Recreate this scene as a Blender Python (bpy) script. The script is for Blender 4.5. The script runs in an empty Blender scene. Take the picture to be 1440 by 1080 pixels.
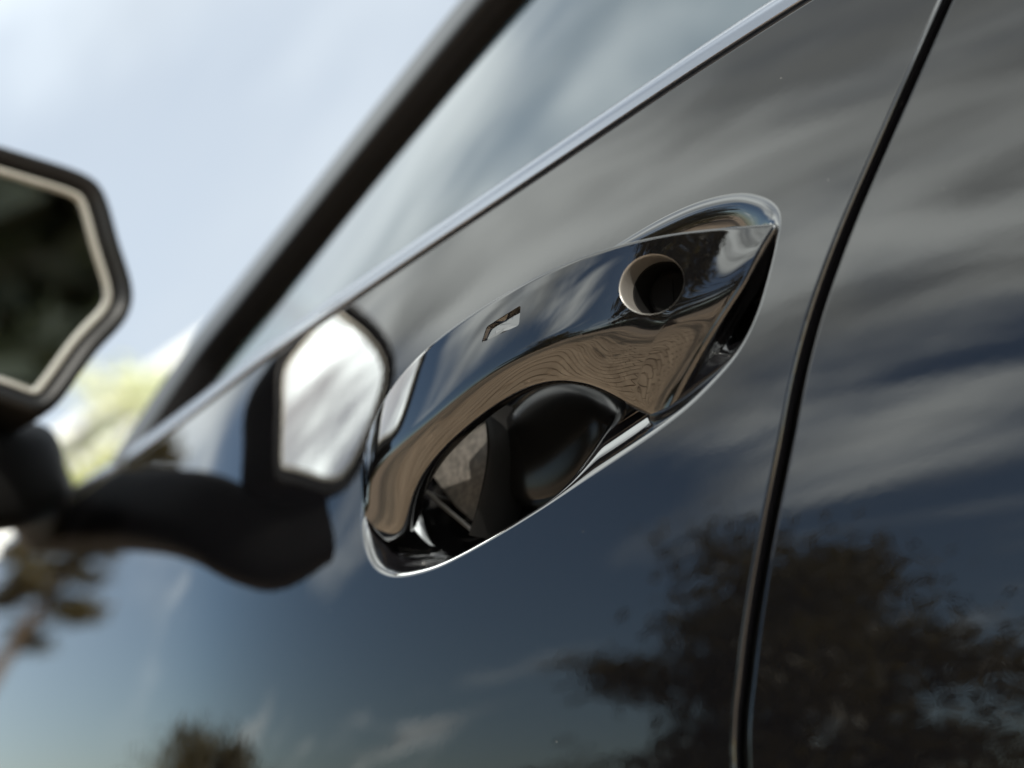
import bpy, math
import numpy as np
from mathutils import Matrix, Vector, noise as mnoise

# ------------------------------------------------------------------ camera, sky, sun, exposure
sc = bpy.context.scene
R = math.radians
cam = bpy.data.cameras.new('camera')
cam_o = bpy.data.objects.new('camera', cam)
sc.collection.objects.link(cam_o)
cr, cu, cv = Vector((-.57252, -.81921, -.03355)), Vector((-.24453, .13155, .96068)), Vector((.78258, -.55821, .27564))
cam_o.matrix_world = Matrix(((cr.x, cu.x, -cv.x, -.41897), (cr.y, cu.y, -cv.y, .32340), (cr.z, cu.z, -cv.z, .79907), (0, 0, 0, 1)))
cam.sensor_width = 36
cam.lens = 36 * 2200 / 1440
cam.clip_start, cam.clip_end = .02, 3000
cam.dof.use_dof = True
cam.dof.focus_distance = .545
cam.dof.aperture_fstop = 5.4
sc.camera = cam_o
sc.view_settings.view_transform = 'Standard'
sc.view_settings.look = 'None'
sc.view_settings.exposure = 1.0
sc.view_settings.gamma = 1

SUN_AZ, SUN_EL = 157, 35                       # azimuth from +X (car's front) towards +Y (left of car)
sd = Vector((math.cos(R(SUN_AZ)) * math.cos(R(SUN_EL)), math.sin(R(SUN_AZ)) * math.cos(R(SUN_EL)), math.sin(R(SUN_EL))))
sun = bpy.data.lights.new('sun', 'SUN')
sun.energy, sun.angle, sun.color = 4.5, R(.53), (1, .93, .82)
sun_o = bpy.data.objects.new('sun', sun)
sc.collection.objects.link(sun_o)
sun_o.rotation_euler = sd.to_track_quat('Z', 'Y').to_euler()

world = bpy.data.worlds.new('World')
sc.world = world
world.use_nodes = True
nt = world.node_tree


class NT:
    """small node helper"""
    def __init__(s, tree): s.t = tree; s.l = tree.links
    def n(s, typ, **kw):
        nd = s.t.nodes.new(typ)
        ins = kw.pop('ins', {})
        for k, v in kw.items(): setattr(nd, k, v)
        for k, v in ins.items():
            if hasattr(v, 'is_output'): s.l.new(v, nd.inputs[k])
            else: nd.inputs[k].default_value = v
        return nd
    def m(s, op, a, b=0., c=None, clamp=False):
        ins = {0: a, 1: b}
        if c is not None: ins[2] = c
        return s.n('ShaderNodeMath', operation=op, use_clamp=clamp, ins=ins).outputs[0]
    def ss(s, v, lo, hi, a=0., b=1.):
        return s.n('ShaderNodeMapRange', interpolation_type='SMOOTHSTEP', ins={0: v, 1: lo, 2: hi, 3: a, 4: b}).outputs[0]
    def mix(s, f, a, b):
        nd = s.n('ShaderNodeMix', data_type='RGBA')
        for k, v in ((0, f), (6, a), (7, b)):
            if hasattr(v, 'is_output'): s.l.new(v, nd.inputs[k])
            else: nd.inputs[k].default_value = v
        return nd.outputs[2]


w = NT(nt)
sky = w.n('ShaderNodeTexSky', sky_type='NISHITA', sun_disc=False, sun_elevation=R(SUN_EL), sun_rotation=math.atan2(sd.x, sd.y))
tc = w.n('ShaderNodeTexCoord')
gen = tc.outputs['Generated']
sep = w.n('ShaderNodeSeparateXYZ', ins={0: gen})
dz = w.m('ADD', w.m('MAXIMUM', sep.outputs[2], 0.), .22)
px, py = w.m('DIVIDE', sep.outputs[0], dz), w.m('DIVIDE', sep.outputs[1], dz)
pl = w.n('ShaderNodeCombineXYZ', ins={0: px, 1: py, 2: 0.}).outputs[0]
# wind-drawn cloud sheet: stretched noise on a flat cloud layer
mp = w.n('ShaderNodeMapping', ins={0: pl, 1: (0.35, 1.9, 0), 2: (0, 0, R(35)), 3: (.55, 1.5, 1)}).outputs[0]
n1 = w.n('ShaderNodeTexNoise', ins={'Vector': mp, 'Scale': 1.35, 'Detail': 6., 'Roughness': .55, 'Distortion': .5}).outputs[0]
n2 = w.n('ShaderNodeTexNoise', ins={'Vector': mp, 'Scale': .5, 'Detail': 2., 'Roughness': .5}).outputs[0]
cov = w.m('ADD', w.m('MULTIPLY', n1, .75), w.m('MULTIPLY', n2, .45))
high = w.ss(sep.outputs[2], .34, .56, -.035, .09)
cmask = w.ss(w.m('ADD', cov, high), .575, .74)
# thin veil of haze cloud in front of the car
fwd = w.n('ShaderNodeVectorMath', operation='DOT_PRODUCT', ins={0: gen, 1: (.80, -.57, .17)}).outputs['Value']
veil = w.m('MULTIPLY', w.ss(fwd, .62, .97, 0., .8), w.m('ADD', .92, w.m('MULTIPLY', n1, .3)), clamp=True)
sdot = w.n('ShaderNodeVectorMath', operation='DOT_PRODUCT', ins={0: gen, 1: tuple(sd)}).outputs['Value']
lining = w.m('ADD', 1., w.m('MULTIPLY', w.m('POWER', w.m('MAXIMUM', sdot, 0.), 12.), 6.5))
mp3 = w.n('ShaderNodeMapping', ins={0: pl, 1: (4.2, 1.1, 0), 2: (0, 0, R(35)), 3: (.8, 3.2, 1)}).outputs[0]
n3 = w.n('ShaderNodeTexNoise', ins={'Vector': mp3, 'Scale': 1.6, 'Detail': 3.5, 'Roughness': .5, 'Distortion': .6}).outputs[0]
body = w.ss(n3, .33, .66, .42, 1.2)
cl_col = w.n('ShaderNodeVectorMath', operation='SCALE', ins={0: (14.0, 14.6, 14.0), 3: w.m('MULTIPLY', lining, body)}).outputs[0]
skc = w.n('ShaderNodeVectorMath', operation='MULTIPLY', ins={0: sky.outputs[0], 1: (.95, .985, .985)}).outputs[0]
base = w.mix(veil, skc, (3.45, 3.8, 4.15, 1))
cm2 = w.m('MULTIPLY', cmask, w.m('SUBTRACT', .92, veil))
col = w.mix(cm2, base, cl_col)
bg = nt.nodes['Background']
nt.links.new(col, bg.inputs[0])
bg.inputs[1].default_value = .1

# ------------------------------------------------------------------ helpers
rng = np.random.default_rng(7)


def principled(name, col, rough=.5, metal=0., ior=1.5, spec=.5):
    m = bpy.data.materials.new(name)
    m.use_nodes = True
    b = m.node_tree.nodes['Principled BSDF']
    b.inputs['Base Color'].default_value = (*col, 1)
    b.inputs['Roughness'].default_value = rough
    b.inputs['Metallic'].default_value = metal
    b.inputs['IOR'].default_value = ior
    b.inputs['Specular IOR Level'].default_value = spec
    return m, NT(m.node_tree), b


def add_bump(t, b, scale, strength, dist=.001, detail=2., mapping=(1, 1, 1)):
    o = t.n('ShaderNodeTexCoord').outputs['Object']
    v = t.n('ShaderNodeMapping', ins={0: o, 3: mapping}).outputs[0]
    n = t.n('ShaderNodeTexNoise', ins={'Vector': v, 'Scale': scale, 'Detail': detail, 'Roughness': .5}).outputs[0]
    bp = t.n('ShaderNodeBump', ins={'Strength': strength, 'Distance': dist, 'Height': n})
    t.l.new(bp.outputs[0], b.inputs['Normal'])
    return n


def mesh_obj(name, verts, faces, mat, parent=None, normals=None, smooth=True, loc=None):
    me = bpy.data.meshes.new(name)
    verts = np.asarray(verts, float)
    if normals is not None:                            # wind every face the way its normals point
        nn = np.asarray(normals, float)
        fixed = []
        for f in faces:
            f = tuple(int(i) for i in f)
            p = verts[list(f)]
            d = np.zeros(3)
            for k in range(1, len(f) - 1): d += np.cross(p[k] - p[0], p[k + 1] - p[0])
            fixed.append(f if d @ nn[list(f)].sum(0) >= 0 else f[::-1])
        faces = fixed
    me.from_pydata(verts.tolist(), [], [tuple(int(i) for i in f) for f in faces])
    if smooth:
        me.polygons.foreach_set('use_smooth', [True] * len(me.polygons))
    if normals is not None:
        nn = np.asarray(normals, float)
        nn = nn / np.maximum(np.linalg.norm(nn, axis=1, keepdims=True), 1e-12)
        me.normals_split_custom_set_from_vertices(nn.tolist())
    me.materials.append(mat)
    o = bpy.data.objects.new(name, me)
    sc.collection.objects.link(o)
    if parent: o.parent = parent
    if loc is not None: o.location = loc
    return o


def empty(name, label, cat, group=None, loc=(0, 0, 0)):
    o = bpy.data.objects.new(name, None)
    sc.collection.objects.link(o)
    o.location = loc
    o['label'], o['category'] = label, cat
    if group: o['group'] = group
    return o


def grid_faces(n, m, cu=False, cv_=False, off=0, flip=False):
    f = []
    for i in range(n if cu else n - 1):
        for j in range(m if cv_ else m - 1):
            a, b = i * m + j, ((i + 1) % n) * m + j
            c, d = ((i + 1) % n) * m + (j + 1) % m, i * m + (j + 1) % m
            q = (a + off, b + off, c + off, d + off)
            f.append(q[::-1] if flip else q)
    return f


def grid_normals(P, cu=False, cv_=False):
    def diff(A, ax, cyc):
        if cyc: return np.roll(A, -1, ax) - np.roll(A, 1, ax)
        return np.gradient(A, axis=ax)
    n = np.cross(diff(P, 0, cu), diff(P, 1, cv_))
    return n / np.maximum(np.linalg.norm(n, axis=2, keepdims=True), 1e-12)


def spline(pts, n, closed=False, by_len=True):
    """Catmull-Rom through points, resampled to n evenly spaced points"""
    P = np.asarray(pts, float)
    k = len(P)
    out = []
    seg = k if closed else k - 1
    for i in range(seg):
        if closed: a, b, c, d = P[(i - 1) % k], P[i], P[(i + 1) % k], P[(i + 2) % k]
        else:
            b, c = P[i], P[i + 1]
            a = P[i - 1] if i else 2 * b - c
            d = P[i + 2] if i + 2 < k else 2 * c - b
        for t in np.linspace(0, 1, 24, endpoint=False):
            out.append(.5 * ((2 * b) + (c - a) * t + (2 * a - 5 * b + 4 * c - d) * t * t + (3 * b - a - 3 * c + d) * t ** 3))
    if not closed: out.append(P[-1])
    else: out.append(out[0])
    out = np.array(out)
    L = np.r_[0, np.cumsum(np.linalg.norm(np.diff(out, axis=0), axis=1))]
    s = np.linspace(0, L[-1], n, endpoint=not closed)
    return np.stack([np.interp(s, L, out[:, c]) for c in range(out.shape[1])], 1)


def smooth_closed(P, it):
    for _ in range(it): P = .25 * np.roll(P, 1, 0) + .5 * P + .25 * np.roll(P, -1, 0)
    return P


def sweep(path, frame_u, frame_v, prof):
    """path (n,3); frame vectors (n,3); profile (m,2) -> grid (n,m,3)"""
    return path[:, None] + prof[None, :, 0:1] * frame_u[:, None] + prof[None, :, 1:2] * frame_v[:, None]


def sweep_obj(name, path, fu, fv, prof, mat, parent, closed_prof=True, caps=True):
    G = sweep(path, fu, fv, prof)
    n, m = G.shape[:2]
    N = grid_normals(G, False, closed_prof)
    c = (G - path[:, None])
    if (N * c).sum() < 0: N = -N; fl = True
    else: fl = False
    V, NN = G.reshape(-1, 3), N.reshape(-1, 3)
    F = grid_faces(n, m, False, closed_prof, flip=fl)
    if caps and closed_prof:
        for k, d in ((0, -1), (n - 1, 1)):
            o = len(V)
            t = path[k] - path[k - d]
            V = np.r_[V, G[k]]; NN = np.r_[NN, np.repeat(t[None], m, 0)]
            F.append(tuple(range(o, o + m)))
    return mesh_obj(name, V, F, mat, parent, NN)


# ------------------------------------------------------------------ materials
def paint_mat(name, col, ior, rough, peel):
    m, t, b = principled(name, col, rough, 0., ior)
    o = t.n('ShaderNodeTexCoord').outputs['Object']
    a = t.n('ShaderNodeTexNoise', ins={'Vector': o, 'Scale': 240., 'Detail': 2., 'Roughness': .5}).outputs[0]
    c = t.n('ShaderNodeTexNoise', ins={'Vector': o, 'Scale': 45., 'Detail': 1., 'Roughness': .5}).outputs[0]
    h = t.m('ADD', a, t.m('MULTIPLY', c, 1.6))
    bp = t.n('ShaderNodeBump', ins={'Strength': 1., 'Distance': peel, 'Height': h})
    t.l.new(bp.outputs[0], b.inputs['Normal'])
    # a few specks of dust
    v = t.n('ShaderNodeTexVoronoi', ins={'Vector': o, 'Scale': 95., 'Randomness': 1.})
    pick = t.m('GREATER_THAN', t.n('ShaderNodeSeparateColor', ins={0: v.outputs['Color']}).outputs[0], .75)
    dust = t.m('MULTIPLY', t.m('LESS_THAN', v.outputs['Distance'], .032), pick)
    t.l.new(t.mix(dust, (*col, 1), (.05, .05, .047, 1)), b.inputs['Base Color'])
    return m


M_paint = paint_mat('black_paint', (.002, .002, .0024), 1.62, .015, .0000075)
M_handle = paint_mat('gloss_black_handle', (.002, .002, .0022), 1.75, .012, .0000006)
M_recess = paint_mat('gloss_black_recess', (.003, .003, .0035), 2.2, .03, .000001)
M_trim = principled('gloss_black_trim', (.006, .006, .007), .12, 0., 1.5)[0]
M_pillar = principled('black_pillar_trim', (.004, .004, .0045), .3, 0., 1.38, .25)[0]
M_chrome = principled('satin_chrome', (.24, .26, .30), .24, 1.)[0]
M_rubber = principled('black_rubber', (.004, .004, .004), .45, 0., 1.3)[0]
M_latch = principled('satin_black_plastic', (.003, .003, .003), .2, 0., 1.4, .35)[0]
M_lock = principled('lock_black', (.004, .004, .004), .7, 0., 1.2, .1)[0]
M_plastic = principled('black_plastic', (.004, .004, .004), .55, 0., 1.4, .1)[0]
M_bezel = principled('black_bezel', (.004, .004, .004), .25, 0., 1.4, .2)[0]
M_edge = principled('bevelled_glass_edge', (.19, .185, .165), .35, .6)[0]
M_mirror = principled('mirror_silver', (.86, .88, .88), .005, 1.)[0]
M_steel, t_, b_ = principled('brushed_steel', (.17, .163, .152), .33, .6)
add_bump(t_, b_, 900., .25, .0004, 2., (1, 1, .1))
M_plate, t_, b_ = principled('dusty_plastic_plate', (.075, .07, .062), .55)
n_ = add_bump(t_, b_, 400., .3, .0005, 4.)
t_.l.new(t_.mix(t_.ss(n_, .35, .75), (.05, .047, .042, 1), (.11, .10, .09, 1)), b_.inputs['Base Color'])

M_glass = bpy.data.materials.new('tinted_glass')
M_glass.use_nodes = True
g = NT(M_glass.node_tree)
for nd in list(M_glass.node_tree.nodes): M_glass.node_tree.nodes.remove(nd)
gt = g.n('ShaderNodeBsdfTransparent', ins={0: (.07, .115, .13, 1)})
gg = g.n('ShaderNodeBsdfGlossy', ins={'Color': (1, 1, 1, 1), 'Roughness': .01})
gf = g.n('ShaderNodeFresnel', ins={'IOR': 1.55}).outputs[0]
gm = g.n('ShaderNodeMixShader', ins={0: gf, 1: gt.outputs[0], 2: gg.outputs[0]})
go = g.n('ShaderNodeOutputMaterial', ins={0: gm.outputs[0]})

# ------------------------------------------------------------------ the car's side: one smooth body surface y = side(x, z)
A0, A1, ZH, DZL = 9.5, 60., .95, -.16
K = R(A1)
# plan curve of the body side (flat towards the front wing), as a slope table and its integral
PLX = np.linspace(-1.2, 2.2, 6801)
_t = np.clip(PLX / .36, 0, 1)
PLS = np.where(PLX < -.02, -.12 + np.maximum(PLX + .02, -.25) / 1.7 + np.minimum(PLX + .27, 0) / 5, -.12) + .24 * _t * _t * (3 - 2 * _t)
PLY = np.r_[0, np.cumsum(.5 * (PLS[1:] + PLS[:-1]) * np.diff(PLX))]
PLY = PLY - np.interp(0, PLX, PLY)


def lean(dz):
    return np.radians(A0 + A1 * np.maximum(dz, DZL))


def side(x, z):
    dz = np.asarray(z, float) - ZH
    d = np.maximum(dz, DZL)
    y = np.log(np.cos(lean(d)) / math.cos(R(A0))) / K
    y = y - np.tan(lean(DZL)) * np.minimum(dz - DZL, 0)
    return y - np.interp(x, PLX, PLY)


def side_n(x, z):
    x, z = np.broadcast_arrays(np.asarray(x, float), np.asarray(z, float))
    sx = np.interp(x, PLX, PLS)
    n = np.stack([sx, np.ones_like(x), np.tan(lean(z - ZH))], -1)
    return n / np.linalg.norm(n, axis=-1, keepdims=True)


# belt line: control points (x, z), smoothed
_b = np.array([(-.95, 1.135), (-.4, 1.112), (-.2, 1.094), (-.08, 1.0725), (-.016, 1.0612), (.06, 1.047), (.159, 1.0345), (.24, 1.0312), (.328, 1.031), (.425, 1.0335), (.604, 1.042), (.773, 1.051), (.95, 1.054), (1.3, 1.05), (2.2, 1.02)])
BLX = np.linspace(-.95, 2.2, 3000)
BLZ = np.interp(BLX, _b[:, 0], _b[:, 1])
for _ in range(3): BLZ = np.convolve(np.pad(BLZ, 30, 'edge'), np.ones(61) / 61, 'valid')


def belt(x):
    return np.interp(x, BLX, BLZ)


car = empty('parked_car', 'gloss black car in close-up, its left front door with handle, mirror and window', 'car', loc=(0, 0, 0))

HANDLE_RAILS = np.array([
  [(-88.3, -16.7, 983.4), (-77.9, -10.3, 964.2), (-40.4, -5.2, 925.3)],
  [(-69.4, -7.9, 986.5), (-59.4, -0.6, 961.8), (-31.6, -2.0, 931.9)],
  [(-53.9, 3.3, 986.9), (-43.8, 9.2, 958.2), (-24.3, 4.0, 938.3)],
  [(-36.2, 11.8, 986.4), (-28.2, 16.3, 957.4), (-14.0, 9.3, 943.9)],
  [(-14.0, 17.8, 984.8), (-7.0, 21.7, 955.9), (0.6, 13.6, 947.0)],
  [(9.4, 21.1, 982.6), (15.3, 24.2, 953.7), (17.5, 17.0, 944.3)],
  [(34.1, 23.2, 979.3), (37.8, 25.6, 948.9), (37.4, 19.1, 939.2)],
  [(60.8, 23.5, 974.3), (61.3, 26.1, 943.3), (58.2, 18.3, 933.5)],
  [(85.1, 22.3, 966.3), (87.0, 24.2, 939.0), (76.8, 16.3, 925.1)],
  [(106.6, 19.0, 955.3), (105.8, 20.6, 932.1), (90.2, 12.7, 915.8)],
  [(116.5, 17.7, 943.0), (116.4, 16.6, 923.6), (108.1, 9.8, 910.1)],
]) / 1000
RIM = np.array([(-90.4, 985.6), (-87.4, 991.0), (-81.9, 995.5), (-72.1, 1000.2), (-56.7, 1002.9), (-40.7, 1002.7), (-24.3, 1000.4), (-3.7, 996.3), (17.9, 992.4), (44.6, 986.4), (68.5, 978.7), (89.3, 969.5), (105.9, 957.8), (116.7, 943.6), (120.5, 927.9), (118.8, 917.4), (113.3, 907.0), (105.0, 898.9), (90.9, 893.8), (71.1, 893.1), (54.5, 895.1), (31.3, 900.1), (9.6, 905.8), (-14.2, 913.0), (-36.7, 920.0), (-47.3, 923.8), (-58.2, 928.6), (-68.9, 935.3), (-77.0, 942.1), (-83.4, 952.5), (-87.3, 964.8), (-89.9, 977.7)]) / 1000
SEAM = np.array([(-174.2, 1123.3), (-160.6, 1083.1), (-153.2, 1063.0), (-145.2, 1042.9), (-137.0, 1022.8), (-125.2, 995.6), (-115.2, 973.3), (-106.0, 949.8), (-100.2, 930.4), (-95.5, 909.0), (-90.3, 888.0), (-84.8, 865.3), (-80.2, 842.9), (-76.5, 814.8), (-81, 760), (-79, 600), (-79, 450)]) / 1000

NR = 360
rim = smooth_closed(spline(RIM, NR, True), 6)
area = .5 * np.sum(rim[:, 0] * np.roll(rim[:, 1], -1) - np.roll(rim[:, 0], -1) * rim[:, 1])
if area < 0: rim = rim[::-1]                      # counter-clockwise in (x, z)


def loop_out(L):
    t = np.roll(L, -1, 0) - np.roll(L, 1, 0)
    t /= np.maximum(np.linalg.norm(t, axis=1, keepdims=True), 1e-9)
    return np.stack([t[:, 1], -t[:, 0]], 1)           # outward for CCW


GAP = .0044


def seam_x(z):
    s = spline(SEAM, 200)[::-1]
    return np.interp(z, s[:, 1], s[:, 0])


# ---- front door skin: rings from the recess rim out to the door's edge
zs = np.linspace(.452, 1.07, 120)
right = np.stack([seam_x(zs) + GAP / 2, zs], 1)
xt = np.linspace(right[-1, 0], 1.15, 180)
TOPD = .006
top = np.stack([xt, belt(xt) - TOPD], 1)
right = right[right[:, 1] < top[0, 1] - .002]
left = np.stack([np.full(40, 1.15), np.linspace(top[-1, 1], .452, 40)], 1)[1:]
bot = np.stack([np.linspace(1.15, right[0, 0], 60), np.full(60, .452)], 1)[1:-1]
outer = np.r_[right, top, left, bot]                   # goes up the rear edge, forward, down, back
oa = .5 * np.sum(outer[:, 0] * np.roll(outer[:, 1], -1) - np.roll(outer[:, 0], -1) * outer[:, 1])
if oa < 0: outer = outer[::-1]
ctr = np.array([.02, .945])


def hit(ang):
    d = np.array([math.cos(ang), math.sin(ang)])
    A, B = outer - ctr, np.roll(outer, -1, 0) - ctr
    e = B - A
    den = d[0] * e[:, 1] - d[1] * e[:, 0]
    den = np.where(abs(den) < 1e-12, 1e-12, den)
    t = (A[:, 0] * e[:, 1] - A[:, 1] * e[:, 0]) / den
    u = (A[:, 0] * d[1] - A[:, 1] * d[0]) / den
    ok = (t > 0) & (u >= -1e-9) & (u <= 1 + 1e-9)
    k = np.where(ok)[0][0]
    n = np.array([e[k, 1], -e[k, 0]]) / np.linalg.norm(e[k])
    return ctr + t[k] * d, n


# many angles: evenly along the outer edge as well as along the rim
NA = 720
ra = np.unwrap(np.arctan2(rim[:, 1] - ctr[1], rim[:, 0] - ctr[0]))
oang = np.unwrap(np.arctan2(outer[:, 1] - ctr[1], outer[:, 0] - ctr[0]))
a0 = ra[0]
osorted = np.sort((oang - a0) % (2 * math.pi))
rsorted = (ra - a0)
q = np.linspace(0, 1, NA, endpoint=False)
ang = np.sort(np.r_[a0 + rsorted, a0 + osorted[np.linspace(0, len(osorted) - 1, NA - NR).astype(int)] + 1e-4])
rimA = np.stack([np.interp((ang - a0) % (2 * math.pi), np.r_[rsorted, 2 * math.pi], np.r_[rim[:, c], rim[0, c]]) for c in (0, 1)], 1)
H = [hit(a) for a in ang]
outA, outN = np.array([h[0] for h in H]), np.array([h[1] for h in H])
HEM = .0016
inn = outA - outN * HEM
rings, ringN = [], []
for f in np.r_[0, np.cumsum(np.geomspace(.006, .12, 30))]:
    rings.append(f)
fr = np.array(rings) / rings[-1]
V, NN = [], []
for f in fr:
    xz = rimA * (1 - f) + inn * f
    V.append(np.c_[xz[:, 0], side(xz[:, 0], xz[:, 1]), xz[:, 1]])
    NN.append(side_n(xz[:, 0], xz[:, 1]))
o3 = np.c_[outN[:, 0], np.zeros(NA), outN[:, 1]]
n0 = NN[-1]
o3 = o3 - n0 * np.sum(o3 * n0, 1, keepdims=True)
o3 /= np.linalg.norm(o3, axis=1, keepdims=True)
base3 = V[-1]
for ph in np.linspace(0, math.pi / 2, 7)[1:]:
    V.append(base3 + o3 * HEM * math.sin(ph) - n0 * HEM * (1 - math.cos(ph)))
    NN.append(n0 * math.cos(ph) + o3 * math.sin(ph))
V.append(V[-1] - n0 * .012 - o3 * .007); NN.append(o3 - .5 * n0)
G = np.array(V)
front_door = mesh_obj('front_door', G.reshape(-1, 3), grid_faces(G.shape[0], NA, False, True), M_paint, car, np.array(NN).reshape(-1, 3))


def medial_inset(L, d):
    """move loop inward by d, never past the loop's spine"""
    n = loop_out(L)
    for _ in range(4): n = smooth_closed(n, 4)
    n /= np.linalg.norm(n, axis=1, keepdims=True)
    return L - n * d


# ---- handle recess: rolled rim, walls, floor
prof = [(0, 0), (.0008, .0001), (.0016, .0005), (.0023, .0012), (.0029, .0022), (.0033, .0035), (.0037, .0055), (.0042, .009), (.005, .014), (.0062, .0185), (.008, .0225), (.0105, .0255), (.014, .028), (.018, .0295), (.024, .0305)]
prof = spline(prof, 40)
Vc, Nc = [], []
for d, dep in prof:
    # the rear upper flank is laid back so that it opens to the outside
    wgt = np.clip((.02 - rim[:, 0]) / .06, 0, 1) * np.clip((rim[:, 1] - .972) / .02, 0, 1)
    wgt = (wgt * wgt * (3 - 2 * wgt))
    low = np.clip((.012 - rim[:, 0]) / .03, 0, 1) * np.clip((.950 - rim[:, 1]) / .02, 0, 1)
    wgt2 = (low * low * (3 - 2 * low))
    xz = medial_inset(rim, (d + wgt * (1.0 * dep + .0015 * min(1, d / .0016)) + wgt2 * 1.5 * dep * (1 - dep / .06))[:, None])
    k = dep * (1 - .35 * wgt - .25 * wgt2)
    Vc.append(np.c_[xz[:, 0], side(xz[:, 0], xz[:, 1]) - k, xz[:, 1]])
Vc = np.array(Vc)
for k in range(3):                                      # close the floor
    c = Vc[-1].mean(0)
    cx = np.clip(Vc[-1][:, 0], -.055, .105)
    spine = np.c_[cx, np.full(NR, Vc[-1][:, 1].mean() - .001), .945 - .0 * cx]
    Vc = np.r_[Vc, (Vc[-1] * .6 + spine * .4)[None]]
Vc = np.r_[Vc, (spine)[None]]
Nc = grid_normals(Vc, False, True)
Nc[0] = side_n(Vc[0][:, 0], Vc[0][:, 2])
if Nc[10:30, :, 1].mean() < 0: Nc = -Nc
Nc[0] = side_n(Vc[0][:, 0], Vc[0][:, 2])
Nc[-1] = (0, 1, 0)
recess = mesh_obj('handle_recess', Vc.reshape(-1, 3), grid_faces(len(Vc), NR, False, True, flip=True), M_recess, front_door, Nc.reshape(-1, 3))

# ---- things inside the recess: shaded plate, seam line, round housing of the latch
def slab(name, pts, thick, mat, parent, bev=.0006):
    P = np.array(pts) / 1000
    n = np.cross(P[1] - P[0], P[2] - P[0]); n /= np.linalg.norm(n)
    if n[1] < 0: n = -n
    c = P.mean(0)
    m = len(P)
    ins = P + (c - P) / np.linalg.norm(c - P, axis=1, keepdims=True) * bev * 1.5
    V = np.r_[ins, P - n * bev, P - n * thick]
    F = [tuple(range(m))]
    for r in range(2):
        for i in range(m): F.append((r * m + i, (r + 1) * m + i, (r + 1) * m + (i + 1) % m, r * m + (i + 1) % m))
    return mesh_obj(name, V, F, mat, parent, smooth=False)


slab('grip_plate', [(112, -10.2, 944.5), (95.4, -13.5, 951.7), (71.5, -17.0, 957.4), (70.0, -13.8, 935.2), (73.0, -10.4, 912.4), (90.6, -10.0, 924.1)], .006, M_plate, front_door)
seam_p = spline(np.array([(109.8, -6.0, 935.5), (90.5, -5.9, 922.8), (70.9, -5.8, 910.1)]) / 1000, 12)
tn = np.gradient(seam_p, axis=0); tn /= np.linalg.norm(tn, axis=1, keepdims=True)
fu = np.cross(tn, (0, 1, 0)); fu /= np.linalg.norm(fu, axis=1, keepdims=True)
fv = np.cross(tn, fu)
circ = lambda n, a, b: np.stack([a * np.cos(np.linspace(0, 2 * math.pi, n, endpoint=False)), b * np.sin(np.linspace(0, 2 * math.pi, n, endpoint=False))], 1)
sweep_obj('plate_edge', seam_p, fu, fv, circ(10, .0009, .0009), M_steel, front_door)
# round latch housing: a domed drum standing on the recess floor
ph = np.linspace(0, 2 * math.pi, 64, endpoint=False)
dr = spline([(.0, -.0105), (.012, -.0106), (.0205, -.0118), (.0245, -.0150), (.0265, -.020), (.027, -.030)], 26)
D = np.array([[(.031 + r * 1.30 * math.cos(a), y + .001 + .1 * (r * math.cos(a)), .937 + r * .96 * math.sin(a)) for a in ph] for r, y in dr])
Dn = grid_normals(D, False, True)
if Dn[12, :, 1].mean() < 0: Dn = -Dn
Dn[0] = (0, 1, 0)
mesh_obj('latch_housing', D.reshape(-1, 3), grid_faces(len(D), 64, False, True, flip=True), M_latch, front_door, Dn.reshape(-1, 3))
# curved web between the plate and the housing
web = spline(np.array([(60, -13, 957), (53, -10.5, 947), (51, -9, 934), (55, -8, 920), (63, -8, 907)]) / 1000, 30)
tn = np.gradient(web, axis=0); tn /= np.linalg.norm(tn, axis=1, keepdims=True)
fu = np.cross(tn, (0, 1, 0)); fu /= np.linalg.norm(fu, axis=1, keepdims=True)
sweep_obj('inner_rib', web, fu, np.cross(tn, fu), circ(16, .0022, .010), M_plastic, front_door)

# ---- the handle: smooth loft with rounded edges
NS = 300
sp = np.linspace(0, 1, 11)
RB = np.zeros((NS, 3, 3))
ss_ = np.linspace(0, 1, NS)
for r in range(3):
    for c in range(3):
        co = np.polynomial.chebyshev.chebfit(2 * sp - 1, HANDLE_RAILS[:, r, c], 8)
        RB[:, r, c] = np.polynomial.chebyshev.chebval(2 * ss_ - 1, co)
Tt, Mm, Bb = RB[:, 0], RB[:, 1], RB[:, 2]
F1 = .5 * Tt + .5 * Mm + np.array([0, .0004, 0])        # slight crown on the outer face
_rw = np.clip((.34 - ss_) / .26, 0, 1); _rw = (_rw * _rw * (3 - 2 * _rw) * (.35 + .65 * np.clip(ss_ / .10, 0, 1)))[:, None]
L1 = .5 * Mm + .5 * Bb + np.array([0, .0008, 0]) + np.array([0, .0040, -.0008]) * _rw   # slightly bellied under it, more so at the rear end
_th = np.clip(ss_ / .28, 0, 1); _th = (.80 + .20 * _th * _th * (3 - 2 * _th))[:, None]
_th = _th * (1 + 1.0 * np.exp(-((ss_ - .19) / .085) ** 2))[:, None]      # boss behind the lock
Bi = Bb + np.array([0, -.0080, .003]) * _th
Ti = Tt + np.array([0, -.0115, -.002]) * _th


def edge(a, b, n):
    t = np.linspace(0, 1, n, endpoint=False)[None, :, None]
    return a[:, None] * (1 - t) + b[:, None] * t


def quad(a, m, b, n):                                   # parabola through a, m, b
    t = np.linspace(0, 1, n, endpoint=False)[None, :, None]
    c = 2 * m - .5 * (a + b)
    return a[:, None] * (1 - t) ** 2 + 2 * c[:, None] * t * (1 - t) + b[:, None] * t * t


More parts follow.
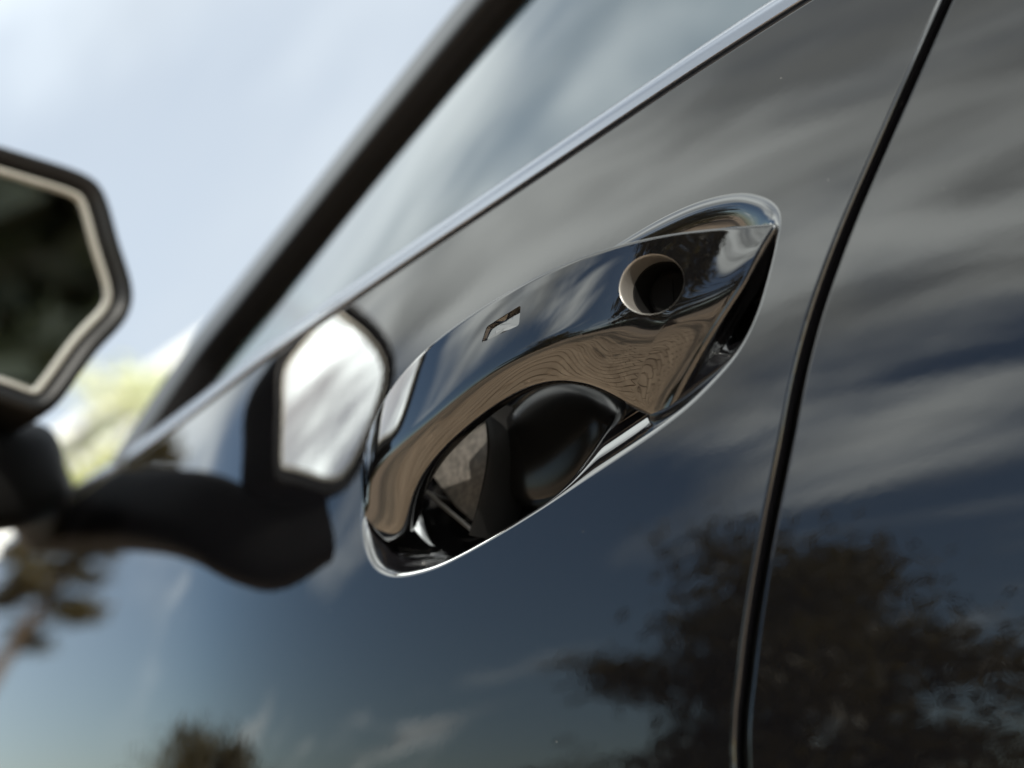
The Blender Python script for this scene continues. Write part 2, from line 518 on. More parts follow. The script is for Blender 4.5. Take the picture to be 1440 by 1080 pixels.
loop = np.concatenate([quad(Tt, F1, Mm, 60), quad(Mm, L1, Bb, 50), edge(Bb, Bi, 16), edge(Bi, Ti, 40), edge(Ti, Tt, 22)], 1)
NTT = loop.shape[1]
sharp = loop.copy()
for it in range(46):
    loop = .25 * np.roll(loop, 1, 1) + .5 * loop + .25 * np.roll(loop, -1, 1)
    if it == 5: tight = loop.copy()
# keep the upper edge crisp, the others rounder
wt = np.zeros(NTT)
for k in range(NTT):
    d = min(k, NTT - k)
    wt[k] = np.clip(1 - d / 26, 0, 1)
wt = wt * wt * (3 - 2 * wt)
loop = loop * (1 - wt)[None, :, None] + tight * wt[None, :, None]


def cap(L, ends, r_out, r_in, steps):
    """rounded end: rings pushed outwards and drawn towards the loop's spine"""
    out = []
    c0 = .5 * (L[0] + L[NTT // 2 + 20])
    a, b = .5 * (L[0] + L[168]), .5 * (L[112] + L[126])
    ab = b - a
    t = np.clip(((L - a) @ ab) / (ab @ ab), .12, .88)
    spn = a + t[:, None] * ab
    v = spn - L
    ln = np.maximum(np.linalg.norm(v, axis=1, keepdims=True), 1e-6)
    for k in range(1, steps + 1):
        ph_ = k / steps * math.pi / 2
        out.append(L + ends * r_out * math.sin(ph_) + v / ln * np.minimum(r_in * (1 - math.cos(ph_)), ln * .9))
    last = out[-1]
    out.append(last * .5 + (spn + ends * r_out) * .5)
    out.append(spn + ends * r_out)
    return np.array(out)


eR = np.array([-.80, -.1, -.55]); eR /= np.linalg.norm(eR)
eF = np.array([.55, -.75, -.25]); eF /= np.linalg.norm(eF)
capR = cap(loop[0], eR, .0022, .0024, 8)[::-1]
capF = cap(loop[-1], eF, .006, .0065, 14)
HG = np.concatenate([capR, loop, capF], 0)
HN = grid_normals(HG, False, True)
mid = HG.shape[0] // 2
if HN[mid, 30, 1] < 0: HN = -HN
HN[0] = eR; HN[1] = eR; HN[-1] = eF; HN[-2] = eF
NI = HG.shape[0]


def bil(A, u, v):
    u = np.clip(u, 0, NI - 1.001); v = v % NTT
    i, j = np.floor(u).astype(int), np.floor(v).astype(int)
    fu_, fv_ = (u - i)[..., None], (v - j)[..., None]
    i1, j1 = i + 1, (j + 1) % NTT
    j = j % NTT
    return (A[i, j] * (1 - fu_) * (1 - fv_) + A[i1, j] * fu_ * (1 - fv_) + A[i, j1] * (1 - fu_) * fv_ + A[i1, j1] * fu_ * fv_)


def param_of(x, z, u, v):
    for _ in range(40):
        P = bil(HG, np.array(u), np.array(v))
        e = .05
        du = (bil(HG, np.array(u + e), np.array(v)) - P) / e
        dv = (bil(HG, np.array(u), np.array(v + e)) - P) / e
        J = np.array([[du[0], dv[0]], [du[2], dv[2]]])
        d = np.linalg.solve(J, [x - P[0], z - P[2]])
        u, v = u + np.clip(d[0], -5, 5), v + np.clip(d[1], -5, 5)
    return u, v


HOLE_C, HOLE_R = np.array([-.0520, .9702]), (.0094, .0103)
NH = 96
hole_xz = [(HOLE_C[0] + HOLE_R[0] * math.cos(a) - .12 * HOLE_R[1] * 0 * math.sin(a), HOLE_C[1] + HOLE_R[1] * math.sin(a)) for a in np.linspace(0, 2 * math.pi, NH, endpoint=False)]
bq = np.array([(19.0, 966.7), (16.4, 972.2), (-1.8, 975.2), (-1.3, 967.9)]) / 1000
badge_xz = []
for i in range(4):
    a, b, c = bq[(i - 1) % 4], bq[i], bq[(i + 1) % 4]
    r = .0011
    p0 = b + (a - b) / np.linalg.norm(a - b) * r; p1 = b + (c - b) / np.linalg.norm(c - b) * r
    for t in np.linspace(0, 1, 6): badge_xz.append(p0 * (1 - t) ** 2 + 2 * b * t * (1 - t) + p1 * t * t)
    nx = bq[(i + 1) % 4]; d = bq[(i + 2) % 4]
    q1 = nx + (b - nx) / np.linalg.norm(b - nx) * r
    for t in np.linspace(0, 1, 10)[1:-1]: badge_xz.append(p1 * (1 - t) + q1 * t)
badge_xz = np.array(badge_xz)

hv, hn, hf = list(HG.reshape(-1, 3)), list(HN.reshape(-1, 3)), None
removed = set()
patch_faces = []
outlines = []
for xz, guess in ((hole_xz, (60., 30.)), (badge_xz, (150., 25.))):
    uv = []
    g0 = guess
    for x, z in xz:
        g0 = param_of(x, z, *g0); uv.append(g0)
    uv = np.array(uv)
    i0, i1 = int(np.floor(uv[:, 0].min())) - 4, int(np.ceil(uv[:, 0].max())) + 4
    j0, j1 = int(np.floor(uv[:, 1].min())) - 3, int(np.ceil(uv[:, 1].max())) + 3
    for i in range(i0, i1):
        for j in range(j0, j1): removed.add((i, j % NTT))
    # boundary of the rectangle, in order
    bd = [(i, j0) for i in range(i0, i1)] + [(i1, j) for j in range(j0, j1)] + [(i, j1) for i in range(i1, i0, -1)] + [(i0, j) for j in range(j1, j0, -1)]
    bd = np.array(bd, float)
    cuv = uv.mean(0)
    ar = lambda p: .5 * np.sum(p[:, 0] * np.roll(p[:, 1], -1) - np.roll(p[:, 0], -1) * p[:, 1])
    if ar(uv) * ar(bd) < 0: uv = uv[::-1]
    # outline point for each boundary point, by angle (scaled space)
    sc2 = np.array([(i1 - i0) / 2, (j1 - j0) / 2])
    aU = np.unwrap(np.arctan2(*((uv - cuv) / sc2).T[::-1])); aB = np.arctan2(*((bd - cuv) / sc2).T[::-1])
    sgn = np.sign(aU[-1] - aU[0])
    dU = sgn * (aU - aU[0]); dB = (sgn * (aB - aU[0])) % (2 * math.pi)
    pU = np.stack([np.interp(dB, np.r_[dU, 2 * math.pi], np.r_[uv[:, c], uv[0, c]]) for c in (0, 1)], 1)
    nb, rg = len(bd), 7
    idx = np.zeros((rg + 1, nb), int)
    for k in range(rg + 1):
        f = (k / rg)
        p = bd * (1 - f) + pU * f
        if k == 0:
            for b_i in range(nb): idx[0, b_i] = int(bd[b_i, 0]) * NTT + int(bd[b_i, 1]) % NTT
        else:
            P, N_ = bil(HG, p[:, 0], p[:, 1]), bil(HN, p[:, 0], p[:, 1])
            for b_i in range(nb):
                idx[k, b_i] = len(hv); hv.append(P[b_i]); hn.append(N_[b_i])
    for k in range(rg):
        for b_i in range(nb):
            c_i = (b_i + 1) % nb
            patch_faces.append((idx[k, b_i], idx[k + 1, b_i], idx[k + 1, c_i], idx[k, c_i]))
    outlines.append((np.array([hv[i] for i in idx[rg]]), np.array([hn[i] for i in idx[rg]])))
hf = []
for i in range(NI - 1):
    for j in range(NTT):
        if (i, j) in removed: continue
        a, b, c, d = i * NTT + j, (i + 1) * NTT + j, (i + 1) * NTT + (j + 1) % NTT, i * NTT + (j + 1) % NTT
        hf.append((a, b, c, d))
hf += patch_faces
# orient faces outward
hva = np.array(hv); hna = np.array(hn)
hf2 = []
for f in hf:
    p = hva[list(f)]
    n = np.cross(p[2] - p[0], p[3] - p[1])
    hf2.append(f if n @ hna[list(f)].sum(0) >= 0 else f[::-1])
handle = mesh_obj('door_handle', hva, hf2, M_handle, car, hna)


def ring_stack(name, rings_, mat, parent, fill=True, inward=True):
    Rg = np.array(rings_)
    n, m = Rg.shape[:2]
    F = grid_faces(n, m, False, True)
    V = Rg.reshape(-1, 3)
    if fill: F.append(tuple(range((n - 1) * m, n * m)))
    return mesh_obj(name, V, F, mat, parent, smooth=False)


# lock: steel sleeve, barrel with key slot; black below the sleeve stands in for shade
O, On = outlines[0]
n_av = On.mean(0); n_av /= np.linalg.norm(n_av)
axis = n_av * .6 + np.array([0, 1, 0]) * .4; axis /= np.linalg.norm(axis)
c_o = O.mean(0)
rs = [O]
inw = (c_o - O); inw -= (inw @ axis)[:, None] * axis; inw /= np.linalg.norm(inw, axis=1, keepdims=True)
for d, i_ in ((.0001, .0001), (.0002, .0002), (.0006, .0004), (.0012, .0005), (.004, .0004), (.0080, .0004)):
    rs.append(O - axis * d + inw * i_)
slv = ring_stack('lock_sleeve', rs, M_steel, handle, fill=False)
slv.data.polygons.foreach_set('use_smooth', [True] * len(slv.data.polygons))
lvl = c_o - axis * .0150
fl = O - ((O - lvl) @ axis)[:, None] * axis
fl = fl + inw * .0002
b1 = lvl + (fl - lvl) * .78
b2 = b1 + axis * .0022
b3 = lvl + (fl - lvl) * .68 + axis * .0026
lk = ring_stack('lock_barrel', [O - axis * .0079 + inw * .0005, O - axis * .0082 + inw * .0009, fl + inw * .0006, b1, b2, b3], M_lock, handle, fill=True)
ex = np.array([1, 0, 0]) - axis * axis[0]; ex /= np.linalg.norm(ex); ez = np.cross(ex, axis)
kc = lvl + axis * .0027
kv = [kc + ex * a * .0011 + ez * b * .0042 + axis * h for h in (0, .0005) for a, b in ((-1, -1), (1, -1), (1, 1), (-1, 1))]
mesh_obj('key_slot', kv, [(4, 5, 6, 7), (0, 1, 5, 4), (1, 2, 6, 5), (2, 3, 7, 6), (3, 0, 4, 7)], M_lock, handle, smooth=False)

# pressed badge field: floor deep at its upper edge and running out below
O, On = outlines[1]
cB = O.mean(0)
zlo, zhi = O[:, 2].min(), O[:, 2].max()
dep = .0007 + .0008 * np.clip((O[:, 2] - zlo) / (zhi - zlo), 0, 1) ** .8
inw = cB - O
inw = inw / np.linalg.norm(inw, axis=1, keepdims=True)
inwz = inw * np.array([.6, 1, 1.])
r1 = O - On * .0003 + inw * .0001
r2 = O - On * dep[:, None] + inw * .0009
cs = r2.mean(0)
r3 = cs + (r2 - cs) * .5
ring_stack('badge_recess', [O, r1, r2, r3], M_handle, handle, fill=True)

# ---- rear door skin
zz = np.linspace(.452, 1.075, 160)
cols, ncol = [], []
xr_edge = seam_x(zz) - GAP / 2
us = np.r_[0, np.cumsum(np.geomspace(.002, .06, 40))]
us = us / us[-1]
E_ = xr_edge - HEM
P0 = np.c_[E_, side(E_, zz), zz]; Nn0 = side_n(E_, zz)
ox = np.tile([1., 0, 0], (len(zz), 1)); 
tz = np.gradient(np.c_[xr_edge, zz], axis=0)
ox = np.c_[tz[:, 1], np.zeros(len(zz)), -tz[:, 0]]
ox -= Nn0 * np.sum(ox * Nn0, 1, keepdims=True); ox /= np.linalg.norm(ox, axis=1, keepdims=True)
LIFT = .0004
cols.append(P0 + ox * HEM - Nn0 * (HEM + .012)); ncol.append(ox)
for p_ in np.linspace(math.pi / 2, 0, 8):
    cols.append(P0 + ox * HEM * math.sin(p_) - Nn0 * HEM * (1 - math.cos(p_))); ncol.append(Nn0 * math.cos(p_) + ox * math.sin(p_))
for u in us[1:]:
    x_ = E_ * (1 - u) + (-.95) * u
    z_ = .452 + (zz - .452) * ((belt(x_) - TOPD - .452) / (1.075 - .452)) if u > 0 else zz
    z_ = zz * 1
    cols.append(np.c_[x_, side(x_, z_), z_]); ncol.append(side_n(x_, z_))
G = np.array(cols)
rear_door = mesh_obj('rear_door', G.reshape(-1, 3), grid_faces(*G.shape[:2]), M_paint, car, np.array(ncol).reshape(-1, 3))

# ---- front fender ahead of the door
xx = np.linspace(1.156, 2.1, 60)
zf = np.linspace(.60, 1.0, 40)
G = np.array([[(x, side(x, min(z, belt(x) - .008)) - (.02 if z >= .995 else 0), z * 1.03 - .03) for z in zf] for x in xx])
fender = mesh_obj('front_fender', G.reshape(-1, 3), grid_faces(*G.shape[:2]), M_paint, car)
# door sill below the doors
pth = np.array([(x, float(side(x, .44)) - .010, .40) for x in np.linspace(-.95, 1.0, 30)])
sweep_obj('door_sill', pth, np.tile([0, 1., 0], (30, 1)), np.tile([0, 0, 1.], (30, 1)), circ(24, .03, .06), M_plastic, car)

# ---- rubber seal in the gap between the doors
zg = np.linspace(.46, 1.068, 160)
pth = np.c_[seam_x(zg), side(seam_x(zg), zg) - .0085, zg]
tn = np.gradient(pth, axis=0); tn /= np.linalg.norm(tn, axis=1, keepdims=True)
ny = side_n(pth[:, 0], pth[:, 2])
fu = np.cross(tn, ny); fu /= np.linalg.norm(fu, axis=1, keepdims=True)
sweep_obj('door_seal', pth, fu, ny, np.array([(-.015, -.0075), (-.015, -.006), (-.0042, -.0055), (-.0032, -.0008), (-.0022, .0012), (-.0010, .0006), (.0, -.0006), (.0010, .0006), (.0022, .0012), (.0032, -.0008), (.0042, -.0055), (.015, -.006), (.015, -.0075)]), M_rubber, car)

# ---- belt moulding along the door's upper edge
xb = np.linspace(-.95, .95, 180)
zb = belt(xb) + .0006
pth = np.c_[xb, side(xb, zb) - .0040, zb]
tn = np.gradient(pth, axis=0); tn /= np.linalg.norm(tn, axis=1, keepdims=True)
up = np.tile([0, -.28, .96], (len(xb), 1)); up -= tn * np.sum(up * tn, 1, keepdims=True); up /= np.linalg.norm(up, axis=1, keepdims=True)
ov = np.cross(up, tn); ov = ov * np.sign(ov[:, 1:2])
_u = np.linspace(-.0058, .0058, 25)
belt_prof = np.r_[np.stack([_u, .0042 - np.maximum(_u + .002, 0) ** 2 / .0078 ** 2 * .0022], 1), [(.0064, .0018), (.0062, .0002), (.0045, -.002), (-.0045, -.002), (-.0059, .0002), (-.0059, .0028)]]
sweep_obj('belt_moulding', pth, up, ov, belt_prof, M_chrome, front_door)

# ---- side window and its frame
TH = math.tan(R(28))


def win(x, z):
    return side(x, belt(x)) - .0125 - TH * (z - belt(x))


PIL = np.array([(.5215, 1.031), (.512, 1.0597), (.5015, 1.083), (.4812, 1.1077), (.4358, 1.1318), (.3578, 1.1717), (.2848, 1.2101), (.2216, 1.2488), (.14, 1.292), (.04, 1.335), (-.1, 1.372), (-.3, 1.392), (-.6, 1.39), (-.95, 1.37)])
pp = spline(PIL, 120)
pth = np.c_[pp[:, 0], win(pp[:, 0], pp[:, 1]) + .002, pp[:, 1]]
tn = np.gradient(pth, axis=0); tn /= np.linalg.norm(tn, axis=1, keepdims=True)
wn = np.array([0, math.cos(R(28)), math.sin(R(28))])
fu = np.cross(tn, wn); fu /= np.linalg.norm(fu, axis=1, keepdims=True)
fv = np.cross(fu, tn); fv *= np.sign((fv @ wn))[:, None]
th_ = np.linspace(0, 2 * math.pi, 48, endpoint=False)
sup = lambda a, b, e: np.stack([a * np.sign(np.cos(th_)) * abs(np.cos(th_)) ** e, b * np.sign(np.sin(th_)) * abs(np.sin(th_)) ** e], 1)
frame = sweep_obj('window_frame', pth, fu, fv, sup(.0250, .011, .28), M_pillar, front_door)
gx, gz = [], []
V, F = [], []
rows = np.linspace(0, 1, 40)
pz = np.linspace(1.01, 1.378, 40)
im = int(pp[:, 1].argmax())
fx = np.interp(pz, pp[:im, 1], pp[:im, 0])
uu = np.linspace(0, 1, 60)
Gg = []
for k_, f in enumerate(fx):
    x_ = f * uu + (-.94) * (1 - uu)
    z_ = belt(x_) - .004 + (pz[-1] - belt(x_) + .004) * k_ / 39
    z_ = np.maximum(z_, belt(x_) - .004)
    Gg.append(np.c_[x_, win(x_, z_), z_])
Gg = np.array(Gg)
pane = mesh_obj('window_pane', Gg.reshape(-1, 3), grid_faces(*Gg.shape[:2]), M_glass, front_door)

# ---- side mirror
mir = bpy.data.objects.new('side_mirror', None)
XM = .36
HOUT = np.array([(20, 1084), (30, 1122), (39, 1149), (50, 1157), (80, 1162), (105, 1165), (130, 1164), (152, 1157), (165, 1140), (169, 1108), (164, 1068), (150, 1040), (126, 1028), (104, 1024), (84, 1020), (68, 1016), (58, 1023), (40, 1053)]) / 1000
hl = smooth_closed(spline(HOUT, 200, True), 9)
if .5 * np.sum(hl[:, 0] * np.roll(hl[:, 1], -1) - np.roll(hl[:, 0], -1) * hl[:, 1]) < 0: hl = hl[::-1]
hc = np.array([.096, 1.090])


def mpt(loop2, x, yaw=R(5)):
    """loop in (y, z), at depth x behind/ahead of the rim, glass turned a little towards the driver"""
    return np.c_[x + (loop2[:, 0] - .03) * math.tan(yaw), loop2[:, 0], loop2[:, 1]]


def inset2(L, d): return medial_inset(L, d)


shell = []
for dx, s_ in ((.0, .985), (.003, .997), (.008, 1.0), (.03, .99), (.055, .955), (.078, .88), (.095, .74), (.105, .52), (.11, .25), (.111, .02)):
    L2 = hc + (hl - hc) * s_ + np.array([-.012, -.004]) * (dx / .11) ** 2
    shell.append(mpt(L2, XM + dx))
S_ = np.array(shell)
S_ = np.stack([spline(S_[:, k], 40) for k in range(S_.shape[1])], 1)
Sn = grid_normals(S_, False, True)
if ((S_ - np.array([XM + .05, .15, 1.08])) * Sn).sum() < 0: Sn = -Sn; fl_ = True
else: fl_ = False
mirror = mesh_obj('side_mirror', S_.reshape(-1, 3), grid_faces(*S_.shape[:2], False, True, flip=fl_), M_plastic, car, Sn.reshape(-1, 3))
h0 = hc + (hl - hc) * .985
def ring_band(name, spec, mat):
    g_ = np.array([mpt(inset2(h0, d), XM + x) for d, x in spec])
    return mesh_obj(name, g_.reshape(-1, 3), grid_faces(len(g_), 200, False, True), mat, mirror, smooth=False)


ring_band('mirror_bezel', [(0, 0), (.0016, -.0012), (.004, -.0012), (.0075, .0005), (.0085, .004), (.0100, .0055)], M_bezel)
ring_band('glass_edge', [(.0098, .0052), (.0108, .0030), (.0128, .0030), (.0142, .0052)], M_edge)
gl = inset2(h0, .0140)
gl3 = mpt(gl, XM + .0052)
mg = mesh_obj('mirror_glass', gl3, [tuple(range(200))], M_mirror, mirror, smooth=False)
# arm from the housing's underside to the door
arm_c = spline([(.395, .150, 1.020), (.41, .115, .996), (.43, .075, .996), (.48, .040, 1.012), (.56, .008, 1.030), (.65, -.025, 1.042), (.80, -.090, 1.050)], 50)
tn = np.gradient(arm_c, axis=0); tn /= np.linalg.norm(tn, axis=1, keepdims=True)
fu = np.tile([.6, .5, 0], (50, 1)); fu -= tn * np.sum(fu * tn, 1, keepdims=True); fu /= np.linalg.norm(fu, axis=1, keepdims=True)
fv = np.cross(tn, fu)
sweep_obj('mirror_arm', arm_c, fu, fv, sup(.022, .030, .6), M_plastic, mirror)

# ------------------------------------------------------------------ ground
def struct(o): o['kind'] = 'structure'; return o


M_ground, t_, b_ = principled('paved_ground', (.30, .22, .15), .85)
oc = t_.n('ShaderNodeTexCoord').outputs['Object']
br = t_.n('ShaderNodeTexBrick', ins={'Vector': oc, 'Color1': (.34, .25, .17, 1), 'Color2': (.24, .17, .115, 1), 'Mortar': (.19, .15, .115, 1), 'Scale': 1., 'Mortar Size': .006, 'Brick Width': .21, 'Row Height': .105})
nz = t_.n('ShaderNodeTexNoise', ins={'Vector': oc, 'Scale': 1.2, 'Detail': 5.}).outputs[0]
t_.l.new(t_.mix(t_.ss(nz, .35, .7, 0., .45), br.outputs[0], (.17, .13, .10, 1)), b_.inputs['Base Color'])
s = 400
struct(mesh_obj('ground', [(-s, -s, 0), (s, -s, 0), (s, s, 0), (-s, s, 0)], [(0, 1, 2, 3)], M_ground, smooth=False))
# clay pavers beside the car, seen mirrored in the underside of the handle
M_paver, t_, b_ = principled('clay_paver', (.34, .25, .17), .8)
oi = t_.n('ShaderNodeTexCoord').outputs['Object']
vv = t_.n('ShaderNodeTexNoise', ins={'Vector': oi, 'Scale': 3.2, 'Detail': 6.}).outputs[0]
v2 = t_.n('ShaderNodeTexVoronoi', ins={'Vector': oi, 'Scale': 8.}).outputs['Color']
cc = t_.mix(t_.ss(vv, .3, .7), (.52, .39, .27, 1), (.34, .245, .165, 1))
t_.l.new(t_.mix(.25, cc, t_.mix(t_.n('ShaderNodeSeparateColor', ins={0: v2}).outputs[0], (.2, .14, .09, 1), (.48, .37, .26, 1))), b_.inputs['Base Color'])
V, F = [], []
for r in range(64):
    for c in range(26):
        x, y = -2.2 + c * .215 + (.107 if r % 2 else 0), -.8 + r * .108
        z, j = .045 + rng.uniform(-.004, .004), rng.uniform(-.003, .003, 2)
        a, b, e = .104, .0505, .005
        o = len(V)
        for (hh, i_) in ((.0, 0), (z - e, 0), (z, e)):
            V += [(x + j[0] + sx * (a - i_), y + j[1] + sy * (b - i_), hh) for sx, sy in ((-1, -1), (1, -1), (1, 1), (-1, 1))]
        for l in range(2):
            for k in range(4): F.append((o + l * 4 + k, o + l * 4 + (k + 1) % 4, o + l * 4 + 4 + (k + 1) % 4, o + l * 4 + 4 + k))
        F.append((o + 8, o + 9, o + 10, o + 11))
pv = mesh_obj('paver', V, F, M_paver, smooth=False)
pv['kind'] = 'stuff'; pv['label'] = 'brown clay pavers laid beside the black car, mirrored under its handle'; pv['category'] = 'paving'

# ------------------------------------------------------------------ vegetation
def leaf_mat(name, c1, c2):
    m, t, b = principled(name, c1, .55)
    o = t.n('ShaderNodeTexCoord').outputs['Object']
    n = t.n('ShaderNodeTexNoise', ins={'Vector': o, 'Scale': 2.2, 'Detail': 4.}).outputs[0]
    t.l.new(t.mix(t.ss(n, .3, .7), (*c1, 1), (*c2, 1)), b.inputs['Base Color'])
    b.inputs['Subsurface Weight'].default_value = 0
    tr = t.n('ShaderNodeBsdfTranslucent', ins={0: (c2[0] * 1.5, c2[1] * 1.5, c2[2], 1)})
    mx = t.n('ShaderNodeMixShader', ins={0: .3, 1: b.outputs[0], 2: tr.outputs[0]})
    t.l.new(mx.outputs[0], t.t.nodes['Material Output'].inputs[0])
    return m


M_leaf_olive = leaf_mat('olive_foliage', (.034, .028, .009), (.075, .056, .014))
M_leaf_lime = leaf_mat('lime_foliage', (.12, .15, .03), (.32, .32, .05))
M_leaf_dark = leaf_mat('dark_foliage', (.045, .055, .035), (.085, .095, .060))
M_leaf_haze = leaf_mat('haze_pale_foliage', (.30, .34, .24), (.55, .56, .46))  # leaf colour whitened to imitate the haze behind the mirror
M_bark, t_, b_ = principled('bark', (.09, .065, .045), .9)
add_bump(t_, b_, 12., .6, .03, 4., (1, 1, .2))


def leaves(centres, size, flat=.5, normals=None):
    n = len(centres)
    a = rng.normal(size=(n, 3)); a[:, 2] *= flat
    a /= np.linalg.norm(a, axis=1, keepdims=True)
    b = np.cross(a, rng.normal(size=(n, 3))); b /= np.linalg.norm(b, axis=1, keepdims=True)
    s_ = size * rng.uniform(.6, 1.4, (n, 1))
    V = np.stack([centres - a * s_, centres + b * s_ * .45, centres + a * s_, centres - b * s_ * .45], 1).reshape(-1, 3)
    return V, np.arange(n * 4).reshape(-1, 4)


def limb(p0, p1, r0, r1, m=7, k=6):
    p0, p1 = np.array(p0, float), np.array(p1, float)
    t = (p1 - p0) / np.linalg.norm(p1 - p0)
    u = np.cross(t, (.3, .2, .9) if abs(t[2]) < .9 else (1, 0, 0)); u /= np.linalg.norm(u); v = np.cross(t, u)
    V = []
    for i in range(k):
        f = i / (k - 1)
        c = p0 * (1 - f) + p1 * f + (u * math.sin(f * 3) + v * math.cos(f * 2.3) * .5) * .02 * np.linalg.norm(p1 - p0)
        r = r0 * (1 - f) + r1 * f
        V += [c + (u * math.cos(a) + v * math.sin(a)) * r for a in np.linspace(0, 2 * math.pi, m, endpoint=False)]
    return V, grid_faces(k, m, False, True)


def tree(name, label, cat, loc, height, spread, nbr, nleaf, lsize, mat, first=.25, droop=.25, top=.25, group=None, tilt=.3, cl=None):
    root = empty(name, label, cat, group, loc)
    TV, TF = limb((0, 0, -.1), (spread * .05, 0, height * .95), height * .028, height * .006, 9, 10)
    C = []
    for k in range(nbr):
        f = first + (1 - first) * (k + rng.uniform(0, .8)) / nbr
        az = k * 2.4 + rng.uniform(-.5, .5)
        ln = spread * (1 - f + top) / (1 - first + top) * rng.uniform(.55, 1.15)
        z0 = height * f * .93
        e = np.array([math.cos(az) * ln, math.sin(az) * ln, z0 + ln * (tilt - droop * rng.uniform(.3, 1.3))])
        p0 = np.array([spread * .05 * f, 0, z0])
        V_, F_ = limb(p0, e, height * .009 * (1.2 - f), height * .002, 5, 5)
        o = len(TV); TV = TV + V_; TF = TF + [tuple(i + o for i in q_) for q_ in F_]
        m = int(nleaf / nbr * (.5 + ln / spread))
        # leaf clumps along the branch
        nc = max(3, int(5 * ln / spread) + 2)
        ts = rng.uniform(.25, 1.05, nc)
        for t_i in ts:
            cc_ = p0 * (1 - t_i) + e * t_i + np.array([0, 0, -.1 * ln * t_i * t_i])
            rad = np.array([.19, .19, .085]) * spread * rng.uniform(.5, 1.15)
            C.append(cc_ + rng.normal(size=(max(4, m // nc), 3)) * rad * .6)
    C = np.concatenate(C)
    V_, F_ = leaves(C, lsize)
    mesh_obj('trunk', TV, TF, M_bark, root)
    mesh_obj('crown', V_, F_, mat, root, smooth=False)
    return root


def box(c, h):
    c, h = np.array(c, float), np.array(h, float)
    V = [c + h * np.array(s_) for s_ in ((-1, -1, -1), (1, -1, -1), (1, 1, -1), (-1, 1, -1), (-1, -1, 1), (1, -1, 1), (1, 1, 1), (-1, 1, 1))]
    return V, [(0, 3, 2, 1), (4, 5, 6, 7), (0, 1, 5, 4), (1, 2, 6, 5), (2, 3, 7, 6), (3, 0, 4, 7)]


def boxes(name, L, mat, parent):
    V, F = [], []
    for c, h in L:
        v, f = box(c, h); o = len(V); V += v; F += [tuple(i + o for i in q_) for q_ in f]
    return mesh_obj(name, V, F, mat, parent, smooth=False)


def polar(az, d, z=0.): return (d * math.cos(R(az)), d * math.sin(R(az)), z)


# the tree mirrored in the lower door, some way off to the left of the car
tree('spreading_tree', 'dark olive spreading tree mirrored across the lower gap between the black doors', 'tree', polar(64, 13.5), 5.2, 4.6, 40, 22000, .10, M_leaf_olive, .16, .28, .3, tilt=.34)
tree('small_tree', 'low olive tree mirrored at the bottom of the front door, below the mirror', 'tree', polar(17, 15), 2.5, 3.4, 24, 10000, .08, M_leaf_olive, .2, .3, .5)
tree('roadside_tree', 'tall olive tree mirrored in the front door just behind the mirror arm', 'tree', polar(.6, 21), 8.9, 1.5, 26, 9000, .09, M_leaf_olive, .58, .25, .6)
tree('lime_tree', 'lime green tree blurred between the mirror arm and the window pillar', 'tree', polar(-21.3, 14), 4.4, 2.0, 36, 14000, .09, M_leaf_lime, .1, .2, .6)
tree('garden_tree', 'tree paled to imitate white haze, in front of the white house, blurred beside the mirror', 'tree', polar(-23.2, 16), 6.1, 2.2, 30, 9000, .11, M_leaf_haze, .25, .2, .7)
for k, (az, d, h) in enumerate(((190, 9, 7.5), (198, 9, 7.5), (207, 8.5, 8.5), (219, 9, 8), (231, 10, 8.5))):
    tree('dark_tree', 'tall dark green tree behind the car, mirrored in the side mirror glass', 'tree', polar(az, d), h, 3.8, 36, 20000, .24, M_leaf_dark, .08, .2, .7, 'dark trees behind the car')

tree('shade_tree', 'unseen olive tree added to cast shade on the pavers', 'tree', (-1.6, 4.3, 0), 4.2, 1.7, 24, 5000, .09, M_leaf_olive, .35, .25, .6)  # added out of view, only to throw shade on the pavers
# clipped hedge along the far side of the yard
V_, F_ = leaves(np.c_[rng.uniform(-18, 3, 20000), 15 + rng.normal(0, .45, 20000), rng.uniform(.05, 1, 20000) ** .7 * 1.9 + rng.normal(0, .08, 20000)], .13)
hd = empty('hedge', 'dark clipped hedge across the yard, mirrored as a thin band in the handle', 'hedge', None, (0, 15, 0))
mesh_obj('foliage', V_ - np.array([0, 15, 0]), F_, M_leaf_dark, hd, smooth=False)
boxes('stems', [((x_, 0, .6), (.05, .06, .7)) for x_ in np.arange(-17.5, 3, .6)], M_bark, hd)

# ------------------------------------------------------------------ white houses
M_wall, t_, b_ = principled('white_render', (.42, .43, .43), .8)
add_bump(t_, b_, 30., .2, .01)
M_roof, t_, b_ = principled('grey_roof', (.18, .19, .19), .7)
M_pane = principled('house_glass', (.02, .025, .03), .05)[0]
M_frame = principled('window_paint', (.72, .72, .70), .5)[0]


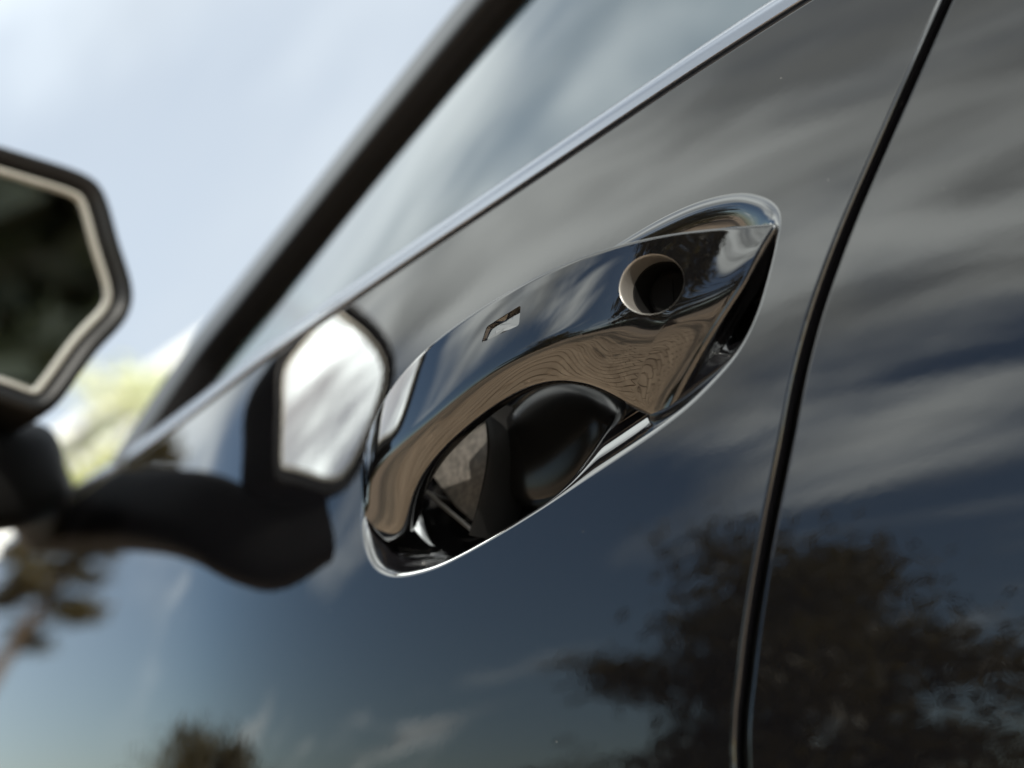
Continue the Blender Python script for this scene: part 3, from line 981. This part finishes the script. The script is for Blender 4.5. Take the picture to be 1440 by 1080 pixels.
def house(name, label, loc, rz, W, D, Hh, ridge, wins, roof_mat=M_roof):
    """front face looks along -Y of the house"""
    root = empty(name, label, 'house', None, loc)
    root.rotation_euler.z = rz
    V = [(-W, -D, 0), (W, -D, 0), (W, D, 0), (-W, D, 0), (-W, -D, Hh), (W, -D, Hh), (W, D, Hh), (-W, D, Hh), (0, -D, ridge), (0, D, ridge)]
    F = [(0, 1, 5, 8, 4), (1, 2, 6, 5), (2, 3, 7, 9, 6), (3, 0, 4, 7)]
    mesh_obj('wall', V, F, M_wall, root, smooth=False)
    e = .35
    sl = (ridge - Hh) / W
    for s_ in (-1, 1):
        a = np.array([(0, -D - e, ridge + .02), (0, D + e, ridge + .02), (s_ * (W + e), D + e, Hh - e * sl + .02), (s_ * (W + e), -D - e, Hh - e * sl + .02)])
        VV = np.r_[a, a + np.array([0, 0, .16])]
        mesh_obj('roof', VV, [(0, 1, 2, 3), (4, 7, 6, 5), (0, 4, 5, 1), (1, 5, 6, 2), (2, 6, 7, 3), (3, 7, 4, 0)], roof_mat, root, smooth=False)
    for x, z, w_, h_ in wins:
        fr_ = boxes('window', [((x - w_, -D - .02, z), (.05, .05, h_)), ((x + w_, -D - .02, z), (.05, .05, h_)), ((x, -D - .02, z + h_), (w_ + .05, .055, .05)), ((x, -D - .02, z - h_), (w_ + .05, .055, .05)), ((x, -D - .02, z), (.025, .045, h_))], M_frame, root)
        boxes('pane', [((x, -D - .012, z), (w_, .01, h_))], M_pane, fr_)
    return root


house('white_house', 'white gabled house, blurred beyond the mirror and the window pillar', (*polar(-24.6, 21.5)[:2], 0), R(-29 - 90 + 12), 3.6, 4, 4.2, 7.1, [(-1.7, 1.6, .6, .7), (1.7, 1.6, .6, .7), (0, 4.0, .4, .5)], M_wall)
house('porch_house', 'white house across the yard, mirrored in the rim of the handle recess', (*polar(122, 24)[:2], 0), R(122 - 90), 6, 4, 3.6, 6.2, [(-4, 1.6, .6, .8), (-1.4, 1.6, .6, .8), (1.4, 1.6, .6, .8), (4, 1.6, .6, .8)])
